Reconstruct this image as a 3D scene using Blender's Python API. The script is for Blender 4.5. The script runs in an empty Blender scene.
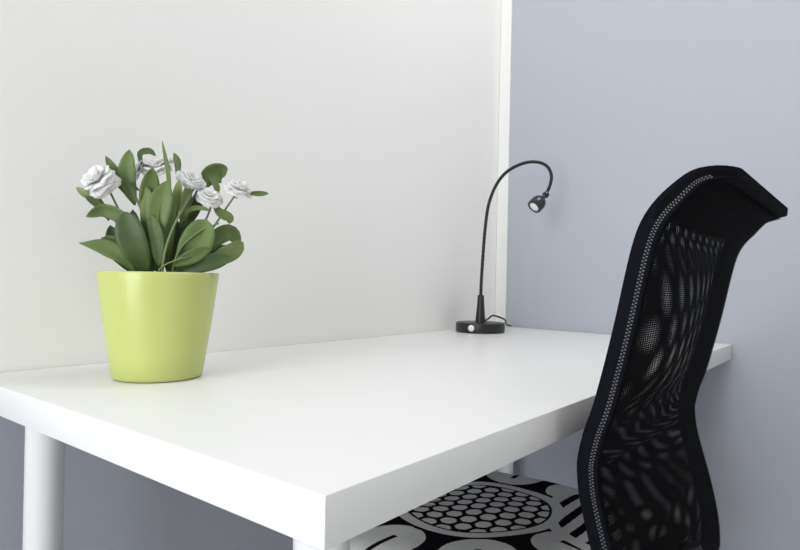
import bpy, bmesh, math, random
import numpy as np
from mathutils import Vector, Matrix

random.seed(4)
SCENE = bpy.context.scene
COL = SCENE.collection
PI = math.pi

# ------------------------------------------------------------------ camera, light, exposure
# origin: back right corner of the desk top; +X along the back wall, +Y into it
FOCAL_PX = 605.6
YAW, PITCH, ROLL = 0.9044, 0.0012, 0.02
CAM_LOC = Vector((-1.4928, -0.84792, 0.1248))
fwd = Vector((math.sin(YAW) * math.cos(PITCH), math.cos(YAW) * math.cos(PITCH), math.sin(PITCH)))
rgt = Vector((math.cos(YAW), -math.sin(YAW), 0))
upv = rgt.cross(fwd)
r2 = rgt * math.cos(ROLL) + upv * math.sin(ROLL)
u2 = -rgt * math.sin(ROLL) + upv * math.cos(ROLL)
cam_data = bpy.data.cameras.new('camera')
cam = bpy.data.objects.new('camera', cam_data)
COL.objects.link(cam)
cam_data.sensor_width = 36.0
cam_data.lens = FOCAL_PX * 36.0 / 800.0
cam_data.shift_x = -4.55 / 800.0
cam_data.shift_y = 3.28 / 800.0
cam_data.clip_start = 0.02
m = Matrix((r2, u2, -fwd)).transposed().to_4x4()
m.translation = CAM_LOC
cam.matrix_world = m
SCENE.camera = cam

world = bpy.data.worlds.new('world')
SCENE.world = world
world.use_nodes = True
wbg = world.node_tree.nodes['Background']
wbg.inputs['Color'].default_value = (0.75, 0.86, 1.0, 1)
wbg.inputs['Strength'].default_value = 0.6

def area_light(name, loc, rot, sx, sy, power, color):
    d = bpy.data.lights.new(name, 'AREA')
    d.shape = 'RECTANGLE'
    d.size, d.size_y = sx, sy
    d.energy = power
    d.color = color
    o = bpy.data.objects.new(name, d)
    COL.objects.link(o)
    o.location = loc
    o.rotation_euler = rot
    return o

# daylight coming in through the window of the left wall
area_light('window_daylight', (-3.04, -0.60, 0.42), (0, -PI / 2, 0), 1.72, 1.02, 33.5, (0.96, 0.98, 1.0))
# unseen overhead fill, added to brighten the walls and desk top; no fixture
area_light('overhead_fill_light', (-0.40, -0.85, 1.74), (0, 0, 0), 0.7, 0.9, 12.6, (1.0, 0.98, 0.95))

SCENE.view_settings.view_transform = 'Standard'
SCENE.view_settings.look = 'None'
SCENE.view_settings.gamma = 1.0
SCENE.view_settings.use_curve_mapping = False
SCENE.view_settings.exposure = 0.0

# ------------------------------------------------------------------ helpers
def mat(name, color, rough=0.5, spec=0.5, metal=0.0, bump=None, coat=0.0, sheen=0.0, emit=None):
    mt = bpy.data.materials.new(name)
    mt.use_nodes = True
    nt = mt.node_tree
    b = nt.nodes['Principled BSDF']
    b.inputs['Base Color'].default_value = (*color, 1)
    b.inputs['Roughness'].default_value = rough
    b.inputs['Specular IOR Level'].default_value = spec
    b.inputs['Metallic'].default_value = metal
    b.inputs['Coat Weight'].default_value = coat
    b.inputs['Sheen Weight'].default_value = sheen
    if emit:
        b.inputs['Emission Color'].default_value = (*emit[0], 1)
        b.inputs['Emission Strength'].default_value = emit[1]
    if bump:
        sc, st, dist = bump
        tc = nt.nodes.new('ShaderNodeTexCoord')
        no = nt.nodes.new('ShaderNodeTexNoise')
        no.inputs['Scale'].default_value = sc
        no.inputs['Detail'].default_value = 4
        bp = nt.nodes.new('ShaderNodeBump')
        bp.inputs['Strength'].default_value = st
        bp.inputs['Distance'].default_value = dist
        nt.links.new(tc.outputs['Object'], no.inputs['Vector'])
        nt.links.new(no.outputs['Fac'], bp.inputs['Height'])
        nt.links.new(bp.outputs['Normal'], b.inputs['Normal'])
    return mt

def vary(mt, c1, c2, scale, detail=2.0):
    """base colour that wanders between two tints of the material"""
    nt = mt.node_tree
    b = nt.nodes['Principled BSDF']
    tc = nt.nodes.new('ShaderNodeTexCoord')
    no = nt.nodes.new('ShaderNodeTexNoise')
    no.inputs['Scale'].default_value = scale
    no.inputs['Detail'].default_value = detail
    rp = nt.nodes.new('ShaderNodeValToRGB')
    rp.color_ramp.elements[0].position = 0.3
    rp.color_ramp.elements[1].position = 0.7
    rp.color_ramp.elements[0].color = (*c1, 1)
    rp.color_ramp.elements[1].color = (*c2, 1)
    nt.links.new(tc.outputs['Object'], no.inputs['Vector'])
    nt.links.new(no.outputs['Fac'], rp.inputs['Fac'])
    nt.links.new(rp.outputs['Color'], b.inputs['Base Color'])
    return mt

def obj(name, bm, material, parent=None, smooth=False):
    me = bpy.data.meshes.new(name)
    bmesh.ops.recalc_face_normals(bm, faces=bm.faces[:])
    bm.to_mesh(me)
    bm.free()
    if smooth:
        for p in me.polygons:
            p.use_smooth = True
    if material:
        me.materials.append(material)
    o = bpy.data.objects.new(name, me)
    COL.objects.link(o)
    if parent:
        o.parent = parent
    return o

def auto_smooth(o, angle=40):
    lim = math.radians(angle)
    bm = bmesh.new()
    bm.from_mesh(o.data)
    for f in bm.faces:
        f.smooth = True
    for e in bm.edges:
        e.smooth = not (len(e.link_faces) == 2 and e.calc_face_angle(0) > lim)
    bm.to_mesh(o.data)
    bm.free()
    return o

def thing(name, label, cat, loc=(0, 0, 0), rotz=0.0, group=None):
    o = bpy.data.objects.new(name, None)
    COL.objects.link(o)
    o.empty_display_size = 0.05
    o.location = loc
    o.rotation_euler = (0, 0, rotz)
    o['label'] = label
    o['category'] = cat
    if group:
        o['group'] = group
    return o

def structure(o):
    o['kind'] = 'structure'
    return o

def box(bm, x0, x1, y0, y1, z0, z1, bevel=0.0, seg=2):
    vs = [bm.verts.new(p) for p in ((x0, y0, z0), (x1, y0, z0), (x1, y1, z0), (x0, y1, z0),
                                    (x0, y0, z1), (x1, y0, z1), (x1, y1, z1), (x0, y1, z1))]
    fs = [bm.faces.new([vs[i] for i in q]) for q in ((3, 2, 1, 0), (4, 5, 6, 7), (0, 1, 5, 4),
                                                    (1, 2, 6, 5), (2, 3, 7, 6), (3, 0, 4, 7))]
    if bevel:
        es = list({e for f in fs for e in f.edges})
        bmesh.ops.bevel(bm, geom=es, offset=bevel, segments=seg, affect='EDGES', profile=0.5)

def prism(bm, pts, z0, z1, bevel=0.0, seg=2):
    lo = [bm.verts.new((x, y, z0)) for x, y in pts]
    hi = [bm.verts.new((x, y, z1)) for x, y in pts]
    n = len(pts)
    fs = [bm.faces.new(lo[::-1]), bm.faces.new(hi)]
    for i in range(n):
        fs.append(bm.faces.new((lo[i], lo[(i + 1) % n], hi[(i + 1) % n], hi[i])))
    if bevel:
        es = list({e for f in fs for e in f.edges})
        bmesh.ops.bevel(bm, geom=es, offset=bevel, segments=seg, affect='EDGES', profile=0.5)

def lathe(bm, prof, seg=64, cap0=True, cap1=True, mtx=None):
    rings = []
    for r, z in prof:
        ring = []
        for k in range(seg):
            a = 2 * PI * k / seg
            p = Vector((r * math.cos(a), r * math.sin(a), z))
            ring.append(bm.verts.new(mtx @ p if mtx else p))
        rings.append(ring)
    for a, b in zip(rings, rings[1:]):
        for k in range(seg):
            bm.faces.new((a[k], a[(k + 1) % seg], b[(k + 1) % seg], b[k]))
    if cap0:
        bm.faces.new(rings[0][::-1])
    if cap1:
        bm.faces.new(rings[-1])

def spline(pts, n):
    """Catmull-Rom through pts (tuples of any length), n samples"""
    P = [np.array(p, float) for p in pts]
    P = [2 * P[0] - P[1]] + P + [2 * P[-1] - P[-2]]
    segs = len(P) - 3
    out = []
    for i in range(n):
        t = i / (n - 1) * segs
        k = min(int(t), segs - 1)
        s = t - k
        a, b, c, d = P[k:k + 4]
        out.append(0.5 * (2 * b + (c - a) * s + (2 * a - 5 * b + 4 * c - d) * s * s + (3 * b - a - 3 * c + d) * s ** 3))
    return out

def tube(bm, pts, rad, seg=10, caps=True):
    """swept tube; rad is a number or a list"""
    pts = [Vector(p) for p in pts]
    n = len(pts)
    rads = [rad] * n if not hasattr(rad, '__len__') else rad
    t0 = (pts[1] - pts[0]).normalized()
    nrm = t0.orthogonal().normalized()
    rings = []
    for i in range(n):
        t = (pts[min(i + 1, n - 1)] - pts[max(i - 1, 0)]).normalized()
        nrm = (nrm - t * nrm.dot(t)).normalized()
        bi = t.cross(nrm)
        rings.append([bm.verts.new(pts[i] + (nrm * math.cos(2 * PI * k / seg) + bi * math.sin(2 * PI * k / seg)) * rads[i])
                      for k in range(seg)])
    for a, b in zip(rings, rings[1:]):
        for k in range(seg):
            bm.faces.new((a[k], a[(k + 1) % seg], b[(k + 1) % seg], b[k]))
    if caps:
        bm.faces.new(rings[0][::-1])
        bm.faces.new(rings[-1])

# ------------------------------------------------------------------ materials
M_WHITE_WALL = mat('white_wall_paint', (0.885, 0.88, 0.855), 0.85, 0.2, bump=(180, 0.08, 0.002))
M_BLUE_WALL = mat('blue_grey_wall_paint', (0.455, 0.475, 0.53), 0.75, 0.3, bump=(160, 0.08, 0.002))
M_TRIM = mat('white_trim_paint', (0.86, 0.86, 0.84), 0.5, 0.4)
M_CEIL = mat('ceiling_paint', (0.82, 0.82, 0.81), 0.9, 0.2)
M_FLOOR = mat('floor_boards', (0.34, 0.25, 0.17), 0.5)
M_DESK = mat('white_desk_laminate', (0.80, 0.80, 0.79), 0.34, 0.4)
M_LEG = mat('white_leg_enamel', (0.82, 0.82, 0.82), 0.3, 0.5)
M_POT = mat('lime_glazed_pot', (0.53, 0.585, 0.175), 0.32, 0.5, coat=0.15)
M_SOIL = vary(mat('dark_soil', (0.03, 0.022, 0.015), 0.95), (0.02, 0.015, 0.01), (0.06, 0.045, 0.03), 90)
M_BLACK = mat('black_lamp_plastic', (0.010, 0.010, 0.010), 0.38, 0.5)
M_BLACKRUB = mat('black_gooseneck', (0.012, 0.012, 0.012), 0.5, 0.4)
M_LENS = mat('frosted_lamp_lens', (0.85, 0.87, 0.9), 0.15, 0.6)
M_SWITCH = mat('white_switch', (0.85, 0.85, 0.84), 0.35)
M_CHROME = mat('lamp_head_metal', (0.05, 0.05, 0.055), 0.18, 0.6, metal=0.6)
M_FRAME = mat('black_chair_trim', (0.005, 0.0055, 0.008), 0.9, 0.08)
M_CHPLASTIC = mat('black_chair_plastic', (0.012, 0.012, 0.013), 0.55, 0.3)
M_SEATFAB = mat('black_seat_fabric', (0.0045, 0.0045, 0.005), 0.95, 0.05)
M_PETAL = mat('white_petal', (0.96, 0.96, 0.95), 0.7, 0.15)
nt = M_PETAL.node_tree                      # thin petals let light through
tl = nt.nodes.new('ShaderNodeBsdfTranslucent')
tl.inputs['Color'].default_value = (0.98, 0.98, 0.97, 1)
mx = nt.nodes.new('ShaderNodeMixShader')
mx.inputs['Fac'].default_value = 0.42
nt.links.new(nt.nodes['Principled BSDF'].outputs[0], mx.inputs[1])
nt.links.new(tl.outputs[0], mx.inputs[2])
nt.links.new(mx.outputs[0], nt.nodes['Material Output'].inputs['Surface'])

def leaf_mat(name, c1, c2):
    mt = vary(mat(name, c1, 0.5, 0.35), c1, c2, 28)
    return mt
M_LEAF = [leaf_mat('leaf_mid_green', (0.090, 0.140, 0.040), (0.150, 0.215, 0.066)),
          leaf_mat('leaf_dark_green', (0.050, 0.085, 0.028), (0.092, 0.140, 0.046)),
          leaf_mat('leaf_light_green', (0.170, 0.230, 0.070), (0.240, 0.300, 0.110))]
M_STEM = mat('stem_green', (0.17, 0.22, 0.095), 0.55)
M_STEMD = mat('stem_grey_green', (0.13, 0.15, 0.10), 0.55)

def mesh_fabric(name, pitch_u, pitch_v, thr):
    """black net: a staggered lattice of see-through holes laid out in metres on the UV map"""
    mt = bpy.data.materials.new(name)
    mt.use_nodes = True
    nt = mt.node_tree
    b = nt.nodes['Principled BSDF']
    b.inputs['Base Color'].default_value = (0.0035, 0.0035, 0.004, 1)
    b.inputs['Roughness'].default_value = 0.9
    b.inputs['Specular IOR Level'].default_value = 0.06
    out = nt.nodes['Material Output']
    uv = nt.nodes.new('ShaderNodeUVMap')
    sep = nt.nodes.new('ShaderNodeSeparateXYZ')
    nt.links.new(uv.outputs['UV'], sep.inputs[0])
    def mth(op, a, bb):
        n = nt.nodes.new('ShaderNodeMath')
        n.operation = op
        for i, v in enumerate((a, bb)):
            if v is None:
                continue
            if isinstance(v, (int, float)):
                n.inputs[i].default_value = v
            else:
                nt.links.new(v, n.inputs[i])
        return n.outputs[0]
    cu = mth('COSINE', mth('MULTIPLY', sep.outputs['X'], PI / pitch_u), None)
    cv = mth('COSINE', mth('MULTIPLY', sep.outputs['Y'], PI / pitch_v), None)
    hole = mth('GREATER_THAN', mth('MULTIPLY', cu, cv), thr)
    tr = nt.nodes.new('ShaderNodeBsdfTransparent')
    mx = nt.nodes.new('ShaderNodeMixShader')
    nt.links.new(hole, mx.inputs['Fac'])
    nt.links.new(b.outputs[0], mx.inputs[1])
    nt.links.new(tr.outputs[0], mx.inputs[2])
    nt.links.new(mx.outputs[0], out.inputs['Surface'])
    return mt
def stitch_mat(pitch):
    mt = mat('stitched_tape', (0.006, 0.0065, 0.010), 0.8, 0.15)
    nt = mt.node_tree
    def mth(op, *a):
        n = nt.nodes.new('ShaderNodeMath')
        n.operation = op
        for i, v in enumerate(a):
            if isinstance(v, (int, float)):
                n.inputs[i].default_value = v
            else:
                nt.links.new(v, n.inputs[i])
        return n.outputs[0]
    uv = nt.nodes.new('ShaderNodeUVMap')
    sep = nt.nodes.new('ShaderNodeSeparateXYZ')
    nt.links.new(uv.outputs['UV'], sep.inputs[0])
    a = mth('SINE', mth('MULTIPLY', sep.outputs['X'], 2 * PI))
    b = mth('SINE', mth('MULTIPLY', sep.outputs['Y'], 2 * PI / pitch))
    dots = mth('GREATER_THAN', mth('MULTIPLY', a, b), 0.42)
    no = nt.nodes.new('ShaderNodeTexNoise')
    no.inputs['Scale'].default_value = 130
    nt.links.new(uv.outputs['UV'], no.inputs['Vector'])
    dots = mth('MULTIPLY', dots, mth('MULTIPLY', no.outputs['Fac'], 1.5))
    mx = nt.nodes.new('ShaderNodeMix')
    mx.data_type = 'RGBA'
    mx.inputs['A'].default_value = (0.006, 0.0065, 0.010, 1)
    mx.inputs['B'].default_value = (0.20, 0.205, 0.22, 1)
    nt.links.new(dots, mx.inputs['Factor'])
    nt.links.new(mx.outputs['Result'], nt.nodes['Principled BSDF'].inputs['Base Color'])
    return mt
M_STITCH = stitch_mat(0.0033)
M_NET_REAR = mesh_fabric('black_net_rear', 0.0027, 0.0023, 0.55)
M_NET_FRONT = mesh_fabric('black_net_front', 0.00280, 0.00240, 0.57)

# the back wall is painted white above the desk top and blue-grey below it
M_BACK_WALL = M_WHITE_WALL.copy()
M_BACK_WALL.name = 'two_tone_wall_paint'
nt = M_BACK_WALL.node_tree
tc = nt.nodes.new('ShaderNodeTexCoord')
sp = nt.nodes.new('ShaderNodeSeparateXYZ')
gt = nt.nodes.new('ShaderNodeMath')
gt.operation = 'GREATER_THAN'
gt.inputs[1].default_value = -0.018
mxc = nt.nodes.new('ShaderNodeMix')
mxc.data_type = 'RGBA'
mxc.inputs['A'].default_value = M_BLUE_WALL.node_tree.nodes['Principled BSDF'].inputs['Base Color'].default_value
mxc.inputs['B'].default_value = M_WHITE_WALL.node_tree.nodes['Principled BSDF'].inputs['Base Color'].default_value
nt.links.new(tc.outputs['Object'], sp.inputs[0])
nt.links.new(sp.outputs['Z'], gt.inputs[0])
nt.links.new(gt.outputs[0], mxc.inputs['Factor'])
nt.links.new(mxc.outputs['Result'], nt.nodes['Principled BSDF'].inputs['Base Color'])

# ------------------------------------------------------------------ the room
XL, YB, ZF, ZC = -3.1, -2.9, -0.74, 1.80
SK = 0.08                                   # the right wall leans out of square by a few degrees
def wall_x(y):
    return SK * y + 0.003
bm = bmesh.new()
prism(bm, [(XL - 0.1, YB - 0.1), (0.3, YB - 0.1), (0.3, 0.2), (XL - 0.1, 0.2)], ZF - 0.08, ZF)
structure(obj('floor', bm, M_FLOOR))
bm = bmesh.new()
prism(bm, [(XL - 0.1, YB - 0.1), (0.3, YB - 0.1), (0.3, 0.2), (XL - 0.1, 0.2)], ZC, ZC + 0.08)
structure(obj('ceiling', bm, M_CEIL))

# floor boards
nt = M_FLOOR.node_tree
tc = nt.nodes.new('ShaderNodeTexCoord')
br = nt.nodes.new('ShaderNodeTexBrick')
br.inputs['Scale'].default_value = 1.0
br.inputs['Brick Width'].default_value = 1.2
br.inputs['Row Height'].default_value = 0.14
br.inputs['Mortar Size'].default_value = 0.002
br.inputs['Color1'].default_value = (0.58, 0.57, 0.56, 1)
br.inputs['Color2'].default_value = (0.53, 0.52, 0.51, 1)
br.inputs['Mortar'].default_value = (0.08, 0.06, 0.04, 1)
nt.links.new(tc.outputs['Object'], br.inputs['Vector'])
nt.links.new(br.outputs['Color'], nt.nodes['Principled BSDF'].inputs['Base Color'])

bm = bmesh.new()
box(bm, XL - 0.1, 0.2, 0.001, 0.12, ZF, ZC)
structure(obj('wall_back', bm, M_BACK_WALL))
bm = bmesh.new()
prism(bm, [(wall_x(YB), YB), (0.3, YB), (0.3, 0.0), (wall_x(0), 0.0)], ZF, ZC)
structure(obj('wall_right', bm, M_BLUE_WALL))
bm = bmesh.new()
box(bm, XL - 0.1, 0.2, YB - 0.1, YB, ZF, ZC)
structure(obj('wall_rear', bm, M_WHITE_WALL))
# left wall with the window opening
WY0, WY1, WZ0, WZ1 = -1.13, -0.07, -0.46, 1.30
bm = bmesh.new()
box(bm, XL - 0.1, XL, YB, WY0, ZF, ZC)
box(bm, XL - 0.1, XL, WY1, 0.0, ZF, ZC)
box(bm, XL - 0.1, XL, WY0, WY1, ZF, WZ0)
box(bm, XL - 0.1, XL, WY0, WY1, WZ1, ZC)
structure(obj('wall_left', bm, M_WHITE_WALL))
bm = bmesh.new()
w = 0.05
for y0, y1, z0, z1 in ((WY0, WY0 + w, WZ0, WZ1), (WY1 - w, WY1, WZ0, WZ1), (WY0 + w, WY1 - w, WZ0, WZ0 + w),
                       (WY0 + w, WY1 - w, WZ1 - w, WZ1), ((WY0 + WY1) / 2 - w / 2, (WY0 + WY1) / 2 + w / 2, WZ0 + w, WZ1 - w)):
    box(bm, XL - 0.07, XL - 0.02, y0, y1, z0, z1)
win = structure(obj('window_1', bm, M_TRIM))
# white strip standing in the corner, on the blue wall
bm = bmesh.new()
ST = 0.034
prism(bm, [(wall_x(-ST) - 0.004, -ST), (wall_x(-ST) + 0.002, -ST), (wall_x(0) + 0.002, -0.0), (wall_x(0) - 0.004, -0.0)], 0.001, ZC)
structure(obj('trim_1', bm, M_TRIM))

# ------------------------------------------------------------------ desk
DL, DW, DT = 1.2468, 0.60, 0.0323
desk = thing('desk', 'white rectangular desk with cylindrical white legs standing against the white wall', 'desk', (-0.64, -0.3, ZF))
inv = Matrix.Translation((0.64, 0.3, -ZF))
def dpart(name, bm, material):
    bm.transform(inv)
    return auto_smooth(obj(name, bm, material, desk))
bm = bmesh.new()
prism(bm, [(-DL, -DW), (-SK * DW, -DW), (-0.0, -0.0), (-DL, -0.0)], -DT, 0, 0.0012, 2)
dpart('tabletop', bm, M_DESK)
for lx, ly in ((-1.19, -0.54), (-1.20, -0.10), (-0.225, -0.545), (-0.09, -0.09)):
    bm = bmesh.new()
    T = Matrix.Translation((lx, ly, 0))
    lathe(bm, [(0.017, ZF), (0.019, ZF + 0.004), (0.02, ZF + 0.02), (0.02, -DT - 0.012), (0.021, -DT - 0.010), (0.021, -DT)], 48, mtx=T)
    dpart('leg', bm, M_LEG)

# ------------------------------------------------------------------ potted plant
PX, PY = -1.097, -0.157
plant = thing('potted_plant', 'lime green round pot with white ruffled flowers and green leaves on the white desk', 'plant', (PX, PY, 0.0))
PH, PR0, PR1 = 0.1275, 0.0515, 0.0692
bm = bmesh.new()
lathe(bm, [(PR0 - 0.003, 0.0006), (PR0 - 0.0008, 0.0014), (PR0 + (PR1 - PR0) * 0.03, 0.004), (PR0 + (PR1 - PR0) * 0.55, PH * 0.5), (PR1 - 0.0010, PH - 0.012), (PR1, PH - 0.002),
           (PR1 - 0.0006, PH - 0.0004), (PR1 - 0.0014, PH), (PR1 - 0.0026, PH - 0.0004), (PR1 - 0.0032, PH - 0.002), (PR1 - 0.005, PH - 0.02), (PR0 - 0.002, 0.01)], 96)
auto_smooth(obj('pot', bm, M_POT, plant), 50)
bm = bmesh.new()
lathe(bm, [(PR1 - 0.0065, PH - 0.026), (PR1 - 0.0055, PH - 0.020), (0.03, PH - 0.014), (0.003, PH - 0.012)], 48)
obj('soil', bm, M_SOIL, plant, True)

# a frame of three axes for the bouquet: e = along its broad side, d = towards the room, z = up
EX = Vector((0.870, -0.494, 0))
DX = Vector((-0.494, -0.870, 0))
K = 0.00122
def pp(x, y, d=0.0):
    """bouquet coordinates in the sketch units of 1.22 mm: x across, y down from 0 = rim"""
    z = PH + (270 - y) * K
    h = (x - 158.6) * K * (1 - 1.3 * d) - 0.02 * (z - PH)
    return EX * h + DX * d + Vector((0, 0, z))

def leaf(spine, hw, material, roll=0.0, fold=0.18, power=0.75, tipsharp=1.0, wave=0.0, n=15, m=6):
    """blade along the spine (x, y, depth); hw half width in sketch units; roll turns it about its midrib"""
    P = [pp(*p) for p in spine]
    P = [Vector(p) for p in spline(P, n)]
    bm = bmesh.new()
    rows = []
    ph = random.uniform(0, 6)
    for i, p in enumerate(P):
        t = i / (n - 1)
        tg = (P[min(i + 1, n - 1)] - P[max(i - 1, 0)]).normalized()
        side = tg.cross(DX)
        if side.length < 1e-4:
            side = EX.copy()
        side.normalize()
        nr = side.cross(tg).normalized()
        c, s = math.cos(roll), math.sin(roll)
        sd = side * c + nr * s
        nn = nr * c - side * s
        wdt = hw * K * (max(0.0, math.sin(PI * min(1, t ** 1.15))) ** (power * 0.85))
        wdt = max(wdt, 0.0009 if t < 0.5 else 0.0003)
        row = []
        for j in range(m + 1):
            u = j / m * 2 - 1
            q = p + sd * (u * wdt) + nn * (fold * wdt * (abs(u) ** 1.3) * 1.6 + wave * wdt * math.sin(ph + t * 9 + u * 2) * abs(u))
            row.append(bm.verts.new(q))
        rows.append(row)
    for a, b in zip(rows, rows[1:]):
        for j in range(m):
            bm.faces.new((a[j], a[j + 1], b[j + 1], b[j]))
    o = obj('leaf', bm, material, plant, True)
    so = o.modifiers.new('thickness', 'SOLIDIFY')
    so.thickness = 0.0006
    return o

def stem(pts, r0=0.0016, r1=0.0012, material=None):
    P = spline([pp(*p) for p in pts], 14)
    bm = bmesh.new()
    tube(bm, P, [r0 + (r1 - r0) * i / 13 for i in range(14)], 8)
    return obj('stem', bm, material or M_STEM, plant, True)

L, D_, G = M_LEAF
# spine points run from the base of the blade to its tip
leaf([(136, 205, .00), (129, 180, .006), (131, 151, .002)], 8.2, L, 0.15)
leaf([(134, 200, -.004), (123, 180, -.008), (110, 158, -.006)], 5.8, L, 0.4)
leaf([(143, 166, -.012), (141, 152, -.016), (149, 148, -.018), (155, 152, -.018)], 3.6, D_, 0.3)
leaf([(168, 208, .016), (167, 175, .018), (161, 142, .016)], 2.4, L, 0.5, tipsharp=1)
leaf([(175, 176, -.004), (176, 160, -.004), (172, 149, -.006)], 3.8, L, 0.5)
leaf([(198, 184, -.012), (206, 168, -.016), (217, 164, -.02), (222, 166, -.02)], 10.5, L, -0.15, power=0.55)
leaf([(206, 172, -.014), (212, 178, -.012), (214, 188, -.010)], 3.6, L, 0.3)
leaf([(145, 222, .012), (148, 196, .020), (152, 169, .018)], 9.5, L, -0.3)
leaf([(152, 245, .022), (158, 212, .034), (165, 182, .030)], 11.0, L, 0.2, wave=.1)
leaf([(150, 260, .018), (151, 225, .026), (146, 188, .024)], 9.5, L, 0.5)
leaf([(166, 262, .020), (163, 225, .030), (170, 192, .024)], 9.5, L, -0.4)
leaf([(148, 242, .020), (128, 222, .026), (109, 213, .022), (93, 220, .020)], 6.8, L, 0.35)
leaf([(147, 272, .022), (134, 242, .034), (127, 214, .030)], 13.0, D_, 0.15, power=.6)
leaf([(138, 274, .026), (124, 257, .030), (108, 248, .028), (87, 245, .026)], 8.0, L, -0.2, power=1.3)
leaf([(137, 272, .014), (124, 252, .018), (106, 239, .016)], 10.5, D_, 0.1, power=.6)
leaf([(151, 272, .006), (155, 245, .004), (157, 212, -.002)], 8.0, D_, 0.3)
leaf([(166, 272, .004), (168, 245, .000), (176, 218, -.004)], 9.0, D_, -0.3)
leaf([(178, 270, .022), (192, 244, .034), (203, 217, .028)], 15.0, L, 0.1, power=.55)
leaf([(174, 270, .010), (186, 244, .014), (190, 217, .010)], 11.0, D_, 0.3)
leaf([(196, 268, .018), (214, 254, .022), (229, 246, .018), (240, 238, .014)], 10.5, G, -0.55, power=.55)
leaf([(202, 252, .010), (212, 236, .004), (226, 228, .000), (236, 240, .000)], 9.0, L, 0.2, power=.6)
leaf([(178, 270, .030), (198, 263, .038), (213, 258, .036), (226, 254, .034)], 8.0, D_, 0.1, power=.55)
leaf([(170, 264, .036), (188, 255, .042), (206, 246, .040)], 7.0, L, -0.2)
leaf([(209, 197, .006), (216, 208, .010), (225, 213, .010), (226, 219, .010)], 5.2, L, 0.2)
leaf([(177, 225, .012), (185, 209, .014), (196, 205, .014), (208, 207, .014)], 2.6, G, 0.3)
leaf([(178, 222, -.002), (184, 200, -.004), (186, 178, -.006)], 6.0, G, 0.5)
leaf([(180, 230, -.010), (192, 205, -.012), (200, 184, -.014)], 6.5, D_, 0.4)
leaf([(170, 226, .018), (175, 200, .020), (177, 178, .018)], 5.5, G, 0.6)
leaf([(113, 222, .010), (105, 208, .012), (92, 200, .012)], 4.2, D_, 0.3)
leaf([(100, 201, .010), (93, 198, .010), (85, 192, .008)], 3.6, G, 0.1)
leaf([(243, 186, .004), (255, 185.5, .004), (266, 184.5, .004)], 2.9, L, 0.1, power=.7)
leaf([(160, 272, -.02), (146, 248, -.034), (136, 226, -.038)], 9.0, D_, 0.2)
leaf([(168, 272, -.02), (184, 250, -.034), (198, 232, -.036)], 9.0, D_, -0.2)
leaf([(141, 192, .008), (133, 186, .010), (127, 184, .010)], 2.2, D_, 0.3)

leaf([(150, 272, -.01), (138, 240, -.016), (134, 208, -.016)], 8.5, D_, 0.2)
leaf([(172, 268, -.006), (181, 236, -.010), (183, 206, -.012)], 8.0, D_, -0.3)
leaf([(128, 268, .004), (118, 246, .006), (114, 226, .006)], 7.5, D_, -0.2)
leaf([(188, 270, -.006), (208, 256, -.010), (222, 240, -.012)], 8.0, D_, 0.3)
leaf([(158, 266, .030), (156, 240, .036), (150, 214, .032)], 7.0, D_, 0.3)

stem([(148, 282, .0), (136, 240, .004), (122, 212, .008), (112, 190, .008)], 0.0015, 0.0012, M_STEMD)
stem([(144, 282, .01), (124, 232, .012), (112, 213, .012), (104, 200, .012)], 0.0017, 0.0013)
stem([(150, 282, .004), (146, 225, .002), (136, 195, .002)], 0.0018, 0.0014)
stem([(158, 282, .0), (160, 230, -.004), (156, 190, -.01), (152, 170, -.012)], 0.0018, 0.0013)
stem([(160, 282, .032), (163, 252, .04), (172, 225, .038), (184, 200, .02), (193, 180, .0)], 0.0017, 0.0012)
stem([(172, 282, .010), (180, 235, .008), (186, 205, .004), (194, 186, .0)], 0.0016, 0.0012, M_STEMD)
stem([(172, 282, .02), (190, 240, .016), (203, 215, .012), (208, 200, .010)], 0.0015, 0.0012, M_STEMD)
stem([(178, 282, .012), (200, 240, .008), (215, 215, .006), (232, 188, .004)], 0.0015, 0.0012)
stem([(168, 282, .030), (176, 250, .036), (196, 230, .034), (215, 220, .020)], 0.0013, 0.0010)
stem([(152, 282, .040), (160, 266, .046), (176, 258, .046), (190, 254, .042)], 0.0013, 0.0009)

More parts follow.
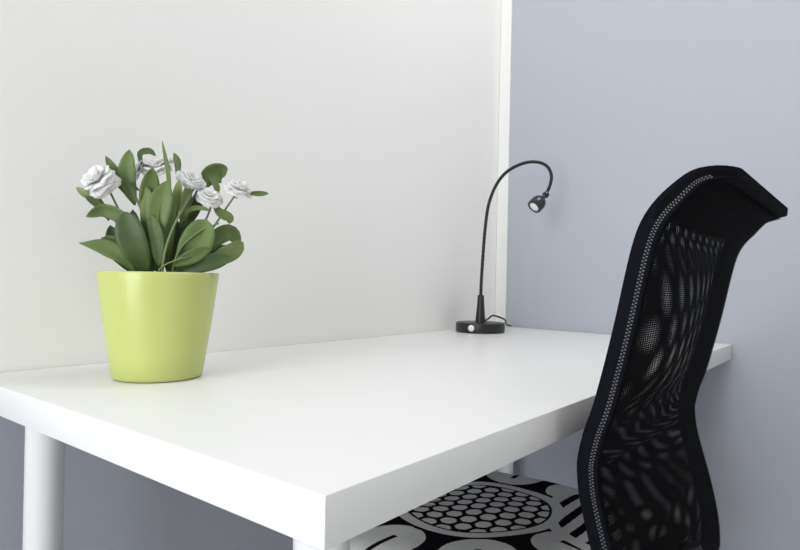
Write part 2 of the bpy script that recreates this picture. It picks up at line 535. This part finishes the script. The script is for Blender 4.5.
def flower(x, y, d, R, axis, layers, seed, calyx=True, squash=1.0):
    """ruffled double bloom: shells of petals opening round an axis (across, towards room, up)"""
    rnd = random.Random(seed)
    ax = (EX * axis[0] + DX * axis[1] + Vector((0, 0, axis[2]))).normalized()
    sx = ax.orthogonal().normalized()
    sy = ax.cross(sx)
    c = pp(x, y, d)
    bm = bmesh.new()
    for (cnt, opn, ln) in layers:
        off = rnd.uniform(0, 6)
        for k in range(cnt):
            a0 = off + 2 * PI * k / cnt + rnd.uniform(-.12, .12)
            op = opn * rnd.uniform(0.9, 1.1)
            l_ = R * ln * rnd.uniform(0.92, 1.06)
            hw = min(1.1, 4.6 / cnt)
            ph, fq = rnd.uniform(0, 6), rnd.uniform(3, 4.5)
            ns, na = 8, 10
            grid = []
            for i in range(ns + 1):
                s = i / ns
                row = []
                for j in range(na + 1):
                    u = j / na * 2 - 1
                    se = s * (1 - 0.10 * abs(u) ** 4)
                    ang = op * (0.30 + 0.70 * se)
                    w_ = hw * (0.5 + 0.5 * math.sin(PI * min(1.0, 0.10 + 0.5 * s)))
                    al = a0 + u * w_
                    ruff = 0.075 * R * math.sin(fq * u + ph) * s ** 2
                    rho = l_ * se * math.sin(ang) + 0.04 * R
                    hgt = (l_ * se * math.cos(ang) + ruff) * squash
                    row.append(bm.verts.new(c + sx * (rho * math.cos(al)) + sy * (rho * math.sin(al)) + ax * (hgt - 0.25 * R)))
                grid.append(row)
            for r0, r1 in zip(grid, grid[1:]):
                for j in range(na):
                    bm.faces.new((r0[j], r0[j + 1], r1[j + 1], r1[j]))
    o = obj('flower', bm, M_PETAL, plant, True)
    so = o.modifiers.new('thickness', 'SOLIDIFY')
    so.thickness = 0.0005
    if calyx:
        bm = bmesh.new()
        rot = Matrix((sx, sy, ax)).transposed().to_4x4()
        rot.translation = c - ax * (0.25 * R + 0.004)
        lathe(bm, [(0.0012, -0.003), (0.0026, 0.0), (0.0036, 0.003), (0.0030, 0.006)], 12, mtx=rot)
        for k in range(5):
            a = 2 * PI * k / 5
            dirv = sx * math.cos(a) + sy * math.sin(a)
            sd = ax.cross(dirv)
            b0 = c - ax * (0.25 * R + 0.001)
            vs = [bm.verts.new(q) for q in (b0 + dirv * 0.003 - sd * 0.0016, b0 + dirv * 0.003 + sd * 0.0016,
                                            b0 + dirv * 0.010 + sd * 0.0007 + ax * 0.001, b0 + dirv * 0.013 + ax * 0.001,
                                            b0 + dirv * 0.010 - sd * 0.0007 + ax * 0.001)]
            bm.faces.new(vs)
        obj('calyx', bm, M_LEAF[1], o, True)
    return o

full = ((6, 1.9, 1.0), (6, 1.5, 1.0), (6, 1.1, .98), (5, .75, .95), (4, .4, .9))
cup = ((6, 1.25, 1.0), (6, 0.95, .98), (5, .65, .95), (4, .3, .9))
flower(104, 184, .010, 0.0212, (-0.55, 0.45, 0.45), full, 1)
flower(154, 165, -.012, 0.0185, (-0.15, 0.5, 0.9), ((7, 1.45, 1.0), (6, 1.1, .98), (5, .7, .95), (4, .3, .9)), 2)
flower(142, 167, -.020, 0.0150, (-0.8, 0.1, 0.35), cup, 3)
flower(189.5, 173, .004, 0.0175, (0.35, 0.65, 0.75), full, 4, squash=.55)
flower(206, 192, .010, 0.0160, (0.1, 0.6, 0.75), ((6, 1.6, 1.0), (6, 1.2, 1.0), (5, .8, .95), (4, .4, .9)), 5, squash=.8)
flower(235.5, 183, .004, 0.0178, (0.25, 0.5, 0.9), ((6, 1.45, 1.0), (6, 1.05, 1.0), (5, .7, .95), (4, .3, .9)), 6)
flower(168, 158, -.02, 0.0140, (0.1, 0.3, 0.9), cup, 7, calyx=False)

# ------------------------------------------------------------------ desk lamp
LX, LY = -0.22, -0.084
lamp = thing('desk_lamp', 'small black gooseneck desk lamp on a round base in the far desk corner', 'lamp', (LX, LY, 0))
bm = bmesh.new()
lathe(bm, [(0.056, 0.0005), (0.0585, 0.0015), (0.0592, 0.004), (0.0592, 0.0195), (0.0585, 0.0225), (0.0565, 0.0235), (0.030, 0.0240), (0.002, 0.0240)], 80)
auto_smooth(obj('base', bm, M_BLACK, lamp))
# in-plane axis of the neck's bow
HX = Vector((0.618, -0.786, 0))
FX = Vector((-0.786, -0.618, 0))
KL = 1 / 411.0
def lp(x, y, d=0.0):
    z = (331.8 - y) * KL
    return HX * ((x - 480.1) * KL - 0.02 * z) + FX * d + Vector((0, 0, z))
bm = bmesh.new()
prof = [(0.0125, 0.0238), (0.0122, 0.028), (0.0105, 0.045), (0.0085, 0.070), (0.0078, 0.088), (0.0066, 0.0895)]
lathe(bm, prof, 32)
auto_smooth(obj('neck_socket', bm, M_BLACK, lamp), 50)
neck = [(480.6, 298), (481.4, 280), (483, 255), (485.2, 228), (488.5, 205), (495, 187), (504, 174), (515, 166), (528, 161.3),
        (540, 161.5), (548, 166), (551.4, 175), (549.6, 185), (546.2, 192.5)]
P = spline([lp(*q) for q in neck], 160)
bm = bmesh.new()
tube(bm, P, [0.0042 + 0.00035 * math.sin(i * PI) if i % 2 == 0 else 0.0037 for i in range(160)], 12)
obj('gooseneck', bm, M_BLACKRUB, lamp, True)
tip = lp(545.6, 193.6)
face = lp(532.4, 207.2, 0.016)
ax = (face - tip).normalized()
sx = ax.orthogonal().normalized()
sy = ax.cross(sx)
HM = Matrix((sx, sy, ax)).transposed().to_4x4()
HM.translation = tip
hl = (face - tip).length
bm = bmesh.new()
lathe(bm, [(0.0050, -0.006), (0.0076, -0.005), (0.0080, -0.002), (0.0078, 0.003), (0.0058, 0.005), (0.0054, 0.009), (0.0066, 0.012), (0.0108, 0.0155), (0.0150, 0.020),
           (0.0178, 0.0265), (0.0186, 0.033), (0.0180, hl - 0.001), (0.0170, hl), (0.0158, hl - 0.0015)], 40, cap1=True, mtx=HM)
head = auto_smooth(obj('lamp_head', bm, M_CHROME, lamp), 45)
bm = bmesh.new()
lathe(bm, [(0.0125, hl - 0.0018), (0.0118, hl - 0.0004), (0.007, hl + 0.0008), (0.001, hl + 0.0012)], 32, mtx=HM)
obj('lens', bm, M_LENS, head, True)
# switch on the side of the base, facing the room
bm = bmesh.new()
sa = math.atan2(-0.515, -0.857) - 0.36
ca, sna = math.cos(sa), math.sin(sa)
T = Matrix.Translation((0, 0, 0.0125)) @ Matrix.Rotation(sa, 4, 'Z') @ Matrix.Translation((0.0588, 0, 0)) @ Matrix.Rotation(PI / 2, 4, 'Y')
lathe(bm, [(0.0062, 0.0), (0.0060, 0.0016), (0.0048, 0.0024), (0.001, 0.0026)], 24, mtx=T @ Matrix.Scale(1.25, 4))
bmesh.ops.scale(bm, vec=(1, 1, 1), verts=bm.verts)
sw = obj('switch', bm, M_SWITCH, lamp, True)
sw['label'] = 'white push switch'
# cable, from the socket foot over the base and down behind the desk
bm = bmesh.new()
base = Vector((LX, LY, 0))
cpts = [(-0.214, -0.094, 0.028), (-0.193, -0.090, 0.031), (-0.174, -0.092, 0.0385), (-0.150, -0.100, 0.033), (-0.122, -0.098, 0.0255), (-0.09, -0.082, 0.016),
        (-0.055, -0.068, 0.008), (-0.026, -0.057, 0.0042), (-0.010, -0.0545, 0.003)]
tube(bm, [Vector(p) - base for p in spline(cpts, 40)], 0.0022, 8)
obj('cable', bm, M_BLACKRUB, lamp, True)

# ------------------------------------------------------------------ office chair
CX0, CX1 = -0.938, -0.562
CXM, CW = (CX0 + CX1) / 2, (CX1 - CX0)
chair = thing('office_chair', 'black high-backed office chair with net backrest pushed up to the white desk', 'chair', (CXM, -0.48, ZF))
cinv = Matrix.Translation((-CXM, 0.48, -ZF))
prof = [(-.7540, .2250), (-.7360, .2255), (-.7180, .2220), (-.6987, .2079), (-.6855, .1935), (-.6765, .1775), (-.6708, .1600), (-.6656, .137), (-.6565, .0911),
        (-.6471, .0489), (-.6375, .0106), (-.6293, -.0142), (-.6239, -.0388), (-.6232, -.0532), (-.6257, -.0763), (-.631, -.0986),
        (-.6383, -.1247), (-.6455, -.15), (-.6545, -.19), (-.6580, -.22), (-.6580, -.25)]
NV = 120
front = [np.array(p) for p in spline(prof, NV)]
arc = [0.0]
for a, b in zip(front, front[1:]):
    arc.append(arc[-1] + float(np.linalg.norm(b - a)))
nrm = []
for i in range(NV):
    t = front[min(i + 1, NV - 1)] - front[max(i - 1, 0)]
    t = t / np.linalg.norm(t)
    nrm.append(np.array((t[1], -t[0])))          # points to the rear / underside of the curl
if nrm[NV // 2][0] > 0:
    nrm = [-n for n in nrm]
TH = 0.0205
def thick(i):
    return TH * (0.50 + 0.50 * min(1.0, arc[int(i)] / 0.06))
def bp_(u, v, depth, bow=0.0):
    """point of the backrest: u across -1..1, v arc index (float), depth 0 front .. 1 rear"""
    i = max(0, min(NV - 1, v))
    k = min(int(i), NV - 2)
    s = i - k
    f = front[k] * (1 - s) + front[k + 1] * s
    n = nrm[k] * (1 - s) + nrm[k + 1] * s
    q = f + n * (thick(i) * depth + bow * (1 - u * u))
    return Vector((CXM + u * CW / 2, q[0], q[1]))

def cpart(name, bm, material, parent=None, smooth=True):
    bm.transform(cinv)
    return auto_smooth(obj(name, bm, material, chair if parent is None else parent), 45)

# perimeter of the backrest as (u, v) with rounded corners
def perimeter(inset):
    a = CW / 2 - inset
    tot = arc[-1]
    rc = 0.028
    pts = []
    def av(s):                                   # arc length -> float index
        s = max(0, min(tot, s))
        return float(np.interp(s, arc, np.arange(NV)))
    def corner(cx, cy, a0, a1):
        for k in range(7):
            t = a0 + (a1 - a0) * k / 6
            pts.append((cx + rc * math.cos(t), cy + rc * math.sin(t)))
    corner(a - rc, inset + rc, 0, -PI / 2)
    corner(-(a - rc), inset + rc, -PI / 2, -PI)
    for k in range(1, 80):
        pts.append((-a, inset + rc + (tot - 2 * inset - 2 * rc) * k / 80))
    corner(-(a - rc), tot - inset - rc, PI, PI / 2)
    corner(a - rc, tot - inset - rc, PI / 2, 0)
    for k in range(1, 80):
        pts.append((a, tot - inset - rc - (tot - 2 * inset - 2 * rc) * k / 80))
    return [(x / (CW / 2), av(s)) for x, s in pts]

outer = perimeter(0.0)
inner = perimeter(0.013)
sect = [(0, .07), (0, .93), (.06, .98), (.25, 1.0), (.75, 1.0), (1, .93), (1, .07), (.75, 0.0), (.25, 0.0), (.06, .02)]
bm = bmesh.new()
rings = []
for (uo, vo), (ui, vi) in zip(outer, inner):
    rings.append([bm.verts.new(bp_(uo + (ui - uo) * w_, vo + (vi - vo) * w_, dp)) for w_, dp in sect])
n = len(rings)
for i in range(n):
    a, b = rings[i], rings[(i + 1) % n]
    for k in range(len(sect)):
        bm.faces.new((a[k], a[(k + 1) % len(sect)], b[(k + 1) % len(sect)], b[k]))
frame = cpart('backrest_frame', bm, M_FRAME)

# seam of staggered grey stitches down both sides of the frame
tot = arc[-1]
for sgn in (-1, 1):
    bm = bmesh.new()
    uvl = bm.loops.layers.uv.new('UVMap')
    rows, uvs = [], {}
    for v in range(6, NV - 3):
        row = []
        for dp in (0.60, 0.84):
            p = bp_(sgn, v, dp) + Vector((sgn * 0.0004, 0, 0))
            vt = bm.verts.new(p)
            uvs[vt] = ((dp - 0.60) / 0.24, arc[v])
            row.append(vt)
        rows.append(row)
    for a, b in zip(rows, rows[1:]):
        f = bm.faces.new((a[0], a[1], b[1], b[0]))
        for lo in f.loops:
            lo[uvl].uv = uvs[lo.vert]
    bm.transform(cinv)
    seam = obj('stitched_seam', bm, M_STITCH, frame, True)
    seam['label'] = 'row of pale grey stitches along the frame edge'

def net(name, depth, material, bow, bulge, inset):
    bm = bmesh.new()
    uvl = bm.loops.layers.uv.new('UVMap')
    NU = 24
    ui = 1 - inset / (CW / 2)
    i0, i1 = 3, NV - 4
    grid, uvs = [], {}
    for v in range(i0, i1 + 1):
        row = []
        for j in range(NU + 1):
            u = (j / NU * 2 - 1) * ui
            t = (v - i0) / (i1 - i0)
            bb = bow + bulge * math.sin(PI * t * 3.0 + 0.6) * math.sin(PI * t)
            vert = bm.verts.new(bp_(u, v, depth, bb))
            uvs[vert] = (u * CW / 2, arc[v])
            row.append(vert)
        grid.append(row)
    for a, b in zip(grid, grid[1:]):
        for j in range(NU):
            f = bm.faces.new((a[j], a[j + 1], b[j + 1], b[j]))
            for lo in f.loops:
                lo[uvl].uv = uvs[lo.vert]
    bm.transform(cinv)
    return obj(name, bm, material, chair, True)
net('rear_net', 1.04, M_NET_REAR, 0.004, 0.002, 0.002)
net('front_net', 0.10, M_NET_FRONT, 0.003, -0.002, 0.010)
# padded top of the backrest, closed fabric
bm = bmesh.new()
NT = next(i for i in range(NV) if arc[i] > 0.085)
ring0 = []
for v in range(0, NT + 1):
    fr = min(1.0, 0.25 + (NT - v) / 5)
    s0 = max(0.0, 1 - arc[v] / 0.028)
    um = 1.004 - (1 - math.sqrt(max(0.0, 1 - s0 * s0))) * 0.028 / (CW / 2)
    endt = 0.70 + 0.30 * math.sqrt(max(0.0, 1 - s0 * s0))
    pts = []
    for k in range(34):
        a = 2 * PI * k / 34
        cx_, cy_ = math.cos(a), math.sin(a)
        pu = math.copysign(abs(cx_) ** 0.22, cx_) * um
        pd = math.copysign(abs(cy_) ** 0.5, cy_) * endt
        pts.append(bp_(pu, v, 0.5 + 0.54 * fr * pd))
    ring0.append([bm.verts.new(p) for p in pts])
for a, b in zip(ring0, ring0[1:]):
    for k in range(34):
        bm.faces.new((a[k], a[(k + 1) % 34], b[(k + 1) % 34], b[k]))
bm.faces.new(ring0[0])
bm.faces.new(ring0[-1])
cpart('head_pad', bm, M_SEATFAB)

# seat, mechanism, gas lift, five-star base
SZ = -0.252
bm = bmesh.new()
SX0, SX1, SY0, SY1 = CX0 + 0.0, CX1 + 0.0, -0.672, -0.325
def rounded_rect(x0, x1, y0, y1, r, k=6):
    out = []
    for cx, cy, a0 in ((x1 - r, y1 - r, 0), (x0 + r, y1 - r, PI / 2), (x0 + r, y0 + r, PI), (x1 - r, y0 + r, 1.5 * PI)):
        for i in range(k + 1):
            a = a0 + PI / 2 * i / k
            out.append((cx + r * math.cos(a), cy + r * math.sin(a)))
    return out
prism(bm, rounded_rect(SX0, SX1, -0.635, -0.345, 0.05), SZ - 0.045, SZ, 0.012, 3)
cpart('seat', bm, M_SEATFAB)
bm = bmesh.new()
box(bm, CXM - 0.07, CXM + 0.07, -0.58, -0.40, SZ - 0.085, SZ - 0.045, 0.008)
cpart('tilt_mechanism', bm, M_CHPLASTIC)
bm = bmesh.new()
P = spline([(CXM, -0.50, SZ - 0.065), (CXM, -0.64, SZ - 0.07), (CXM, -0.70, SZ - 0.03), (CXM, -0.693, SZ + 0.03), (CXM, -0.678, SZ + 0.08)], 24)
tube(bm, P, 0.016, 12)
cpart('back_support_bar', bm, M_CHPLASTIC)
bm = bmesh.new()
T = Matrix.Translation((CXM, -0.49, 0))
lathe(bm, [(0.026, ZF + 0.09), (0.026, ZF + 0.22), (0.015, ZF + 0.222), (0.015, SZ - 0.085)], 24, mtx=T)
cpart('gas_lift', bm, M_CHPLASTIC)
bm = bmesh.new()
lathe(bm, [(0.040, ZF + 0.065), (0.040, ZF + 0.105), (0.030, ZF + 0.115)], 24, mtx=T)
cpart('base_hub', bm, M_CHPLASTIC)
for k in range(5):
    a = 2 * PI * k / 5 + 0.3
    dv = Vector((math.cos(a), math.sin(a), 0))
    c0 = Vector((CXM, -0.49, ZF + 0.085))
    bm = bmesh.new()
    tube(bm, [c0 + dv * 0.03, c0 + dv * 0.13 - Vector((0, 0, .008)), c0 + dv * 0.22 - Vector((0, 0, .022))], [0.020, 0.016, 0.012], 12)
    leg = cpart('base_leg', bm, M_CHPLASTIC)
    bm = bmesh.new()
    tv = Vector((-dv.y, dv.x, 0))
    for s in (-1, 1):
        R_ = Matrix((dv, Vector((0, 0, 1)), tv)).transposed().to_4x4()
        R_.translation = c0 + dv * 0.215 + tv * (0.010 * s) + Vector((0, 0, -0.085 + 0.0245))
        lathe(bm, [(0.018, -0.006), (0.024, -0.004), (0.024, 0.004), (0.018, 0.006)], 20, mtx=R_)
    bm2 = bm
    tube(bm2, [c0 + dv * 0.215 + Vector((0, 0, -0.058)), c0 + dv * 0.215 + Vector((0, 0, -0.012))], 0.005, 8)
    cpart('caster', bm2, M_CHPLASTIC, leg)

# ------------------------------------------------------------------ patterned cushion on the seat
M_CUSH = mat('printed_cotton', (0.6, 0.6, 0.6), 0.95, 0.04)
nt = M_CUSH.node_tree
va = nt.nodes.new('ShaderNodeVertexColor')
va.layer_name = 'print'
nt.links.new(va.outputs['Color'], nt.nodes['Principled BSDF'].inputs['Base Color'])

QX0, QX1, QY0, QY1 = CX0 - 0.016, CX1 + 0.024, -0.640, -0.298
QZ = SZ + 0.002
def cushion_print(x, y):
    """1 = white motif, 0 = black ground, for arrays of seat-plane positions"""
    wv = np.zeros_like(x)
    # big daisy: hex-dotted heart, ring, petals
    cx, cy = -0.738, -0.398
    dx, dy = x - cx, y - cy
    # slightly longer along one diagonal
    e1 = (dx * 0.764 - dy * 0.646) / 1.09
    e2 = (dx * 0.646 + dy * 0.764) / 0.92
    r = np.sqrt(e1 ** 2 + e2 ** 2)
    th = np.arctan2(e2, e1)
    # petals
    npet = 9
    tt = (th / (2 * PI) * npet + 0.15) % 1.0 - 0.5
    hwid = 0.046 * np.clip(1 - ((r - 0.178) / 0.062) ** 2, 0, 1) ** 0.6
    petal = (np.abs(tt) * 2 * PI / npet * r < hwid) & (r > 0.118)
    slit = (np.abs(tt) * 2 * PI / npet * r < 0.004) & (r > 0.150) & (r < 0.225)
    wv = np.where(petal & ~slit, 1.0, wv)
    wv = np.where((r > 0.232) & (r < 0.243), 1.0, wv)
    ring = (r > 0.097) & (r <= 0.112)
    wv = np.where(ring, 1.0, wv)
    inside = r <= 0.097
    p = 0.0258
    best = np.full_like(x, 9.0)
    row_h = p * 0.866
    j0 = np.floor(e2 / row_h)
    for dj in (-1, 0, 1, 2):
        j = j0 + dj
        sh = np.where(np.mod(j, 2) == 1, p / 2, 0.0)
        i = np.round((e1 - sh) / p)
        ddx, ddy = e1 - sh - i * p, (e2 - j * row_h)
        a, b = np.abs(ddx), np.abs(ddy)
        hexd = np.maximum(a * 0.95, a * 0.5 + b * 0.866)
        dd = 0.55 * hexd + 0.45 * np.sqrt(ddx ** 2 + ddy ** 2)
        best = np.minimum(best, dd)
    wv = np.where(inside, np.where((best < 0.0098) & (r < 0.0935), 1.0, 0.0), wv)
    # second motif: ring with stripes, overlapping from the back right
    r3 = np.sqrt((x + 0.633) ** 2 + (y + 0.613) ** 2)
    keep = r > 0.112
    wv = np.where((r3 < 0.134) & keep, np.where(np.abs((y + 0.502 + 0.05 * (x + 0.66)) / 0.029 - np.round((y + 0.502 + 0.05 * (x + 0.66)) / 0.029)) < 0.27, 1.0, 0.0), wv)
    wv = np.where((np.abs(r3 - 0.141) < 0.0085) & keep, 1.0, wv)
    return wv

NG = 420
g = np.linspace(-1, 1, NG)
U, V = np.meshgrid(g, g, indexing='ij')
# round the corners of the pad a little
sq = 1 - 0.022 * (U * V) ** 2
X = (QX0 + QX1) / 2 + U * sq * (QX1 - QX0) / 2
Y = (QY0 + QY1) / 2 + V * sq * (QY1 - QY0) / 2
edge = np.clip(1 - np.abs(U) ** 12, 0, 1) ** 0.5 * np.clip(1 - np.abs(V) ** 12, 0, 1) ** 0.5
Zt = QZ + 0.020 + 0.030 * edge + 0.0016 * np.sin(U * 7 + 1) * np.sin(V * 6) * edge
Zb = QZ + 0.020 - 0.0195 * edge
verts, faces = [], []
for Z in (Zt, Zb):
    verts.append(np.stack([X, Y, Z], -1).reshape(-1, 3))
verts = np.concatenate(verts)
ii = np.arange(NG * NG).reshape(NG, NG)
q = np.stack([ii[:-1, :-1], ii[1:, :-1], ii[1:, 1:], ii[:-1, 1:]], -1).reshape(-1, 4)
qb = q[:, ::-1] + NG * NG
step = q.tolist() + qb.tolist()
pm = cushion_print(X, Y)
colv = np.concatenate([pm.reshape(-1), pm.reshape(-1)])
me = bpy.data.meshes.new('seat_cushion')
org = np.array([CXM, -0.49, QZ])
me.from_pydata((verts - org).tolist(), [], step)
attr = me.color_attributes.new('print', 'FLOAT_COLOR', 'POINT')
rgba = np.ones((len(colv), 4))
wc, bc = np.array([0.66, 0.655, 0.65]), np.array([0.006, 0.006, 0.008])
rgba[:, :3] = bc + (wc - bc) * colv[:, None]
attr.data.foreach_set('color', rgba.reshape(-1))
for p in me.polygons:
    p.use_smooth = True
me.materials.append(M_CUSH)
cu = bpy.data.objects.new('seat_cushion', me)
COL.objects.link(cu)
cu.location = org.tolist()
cu['label'] = 'black and white printed cushion lying on the seat of the black office chair'
cu['category'] = 'cushion'
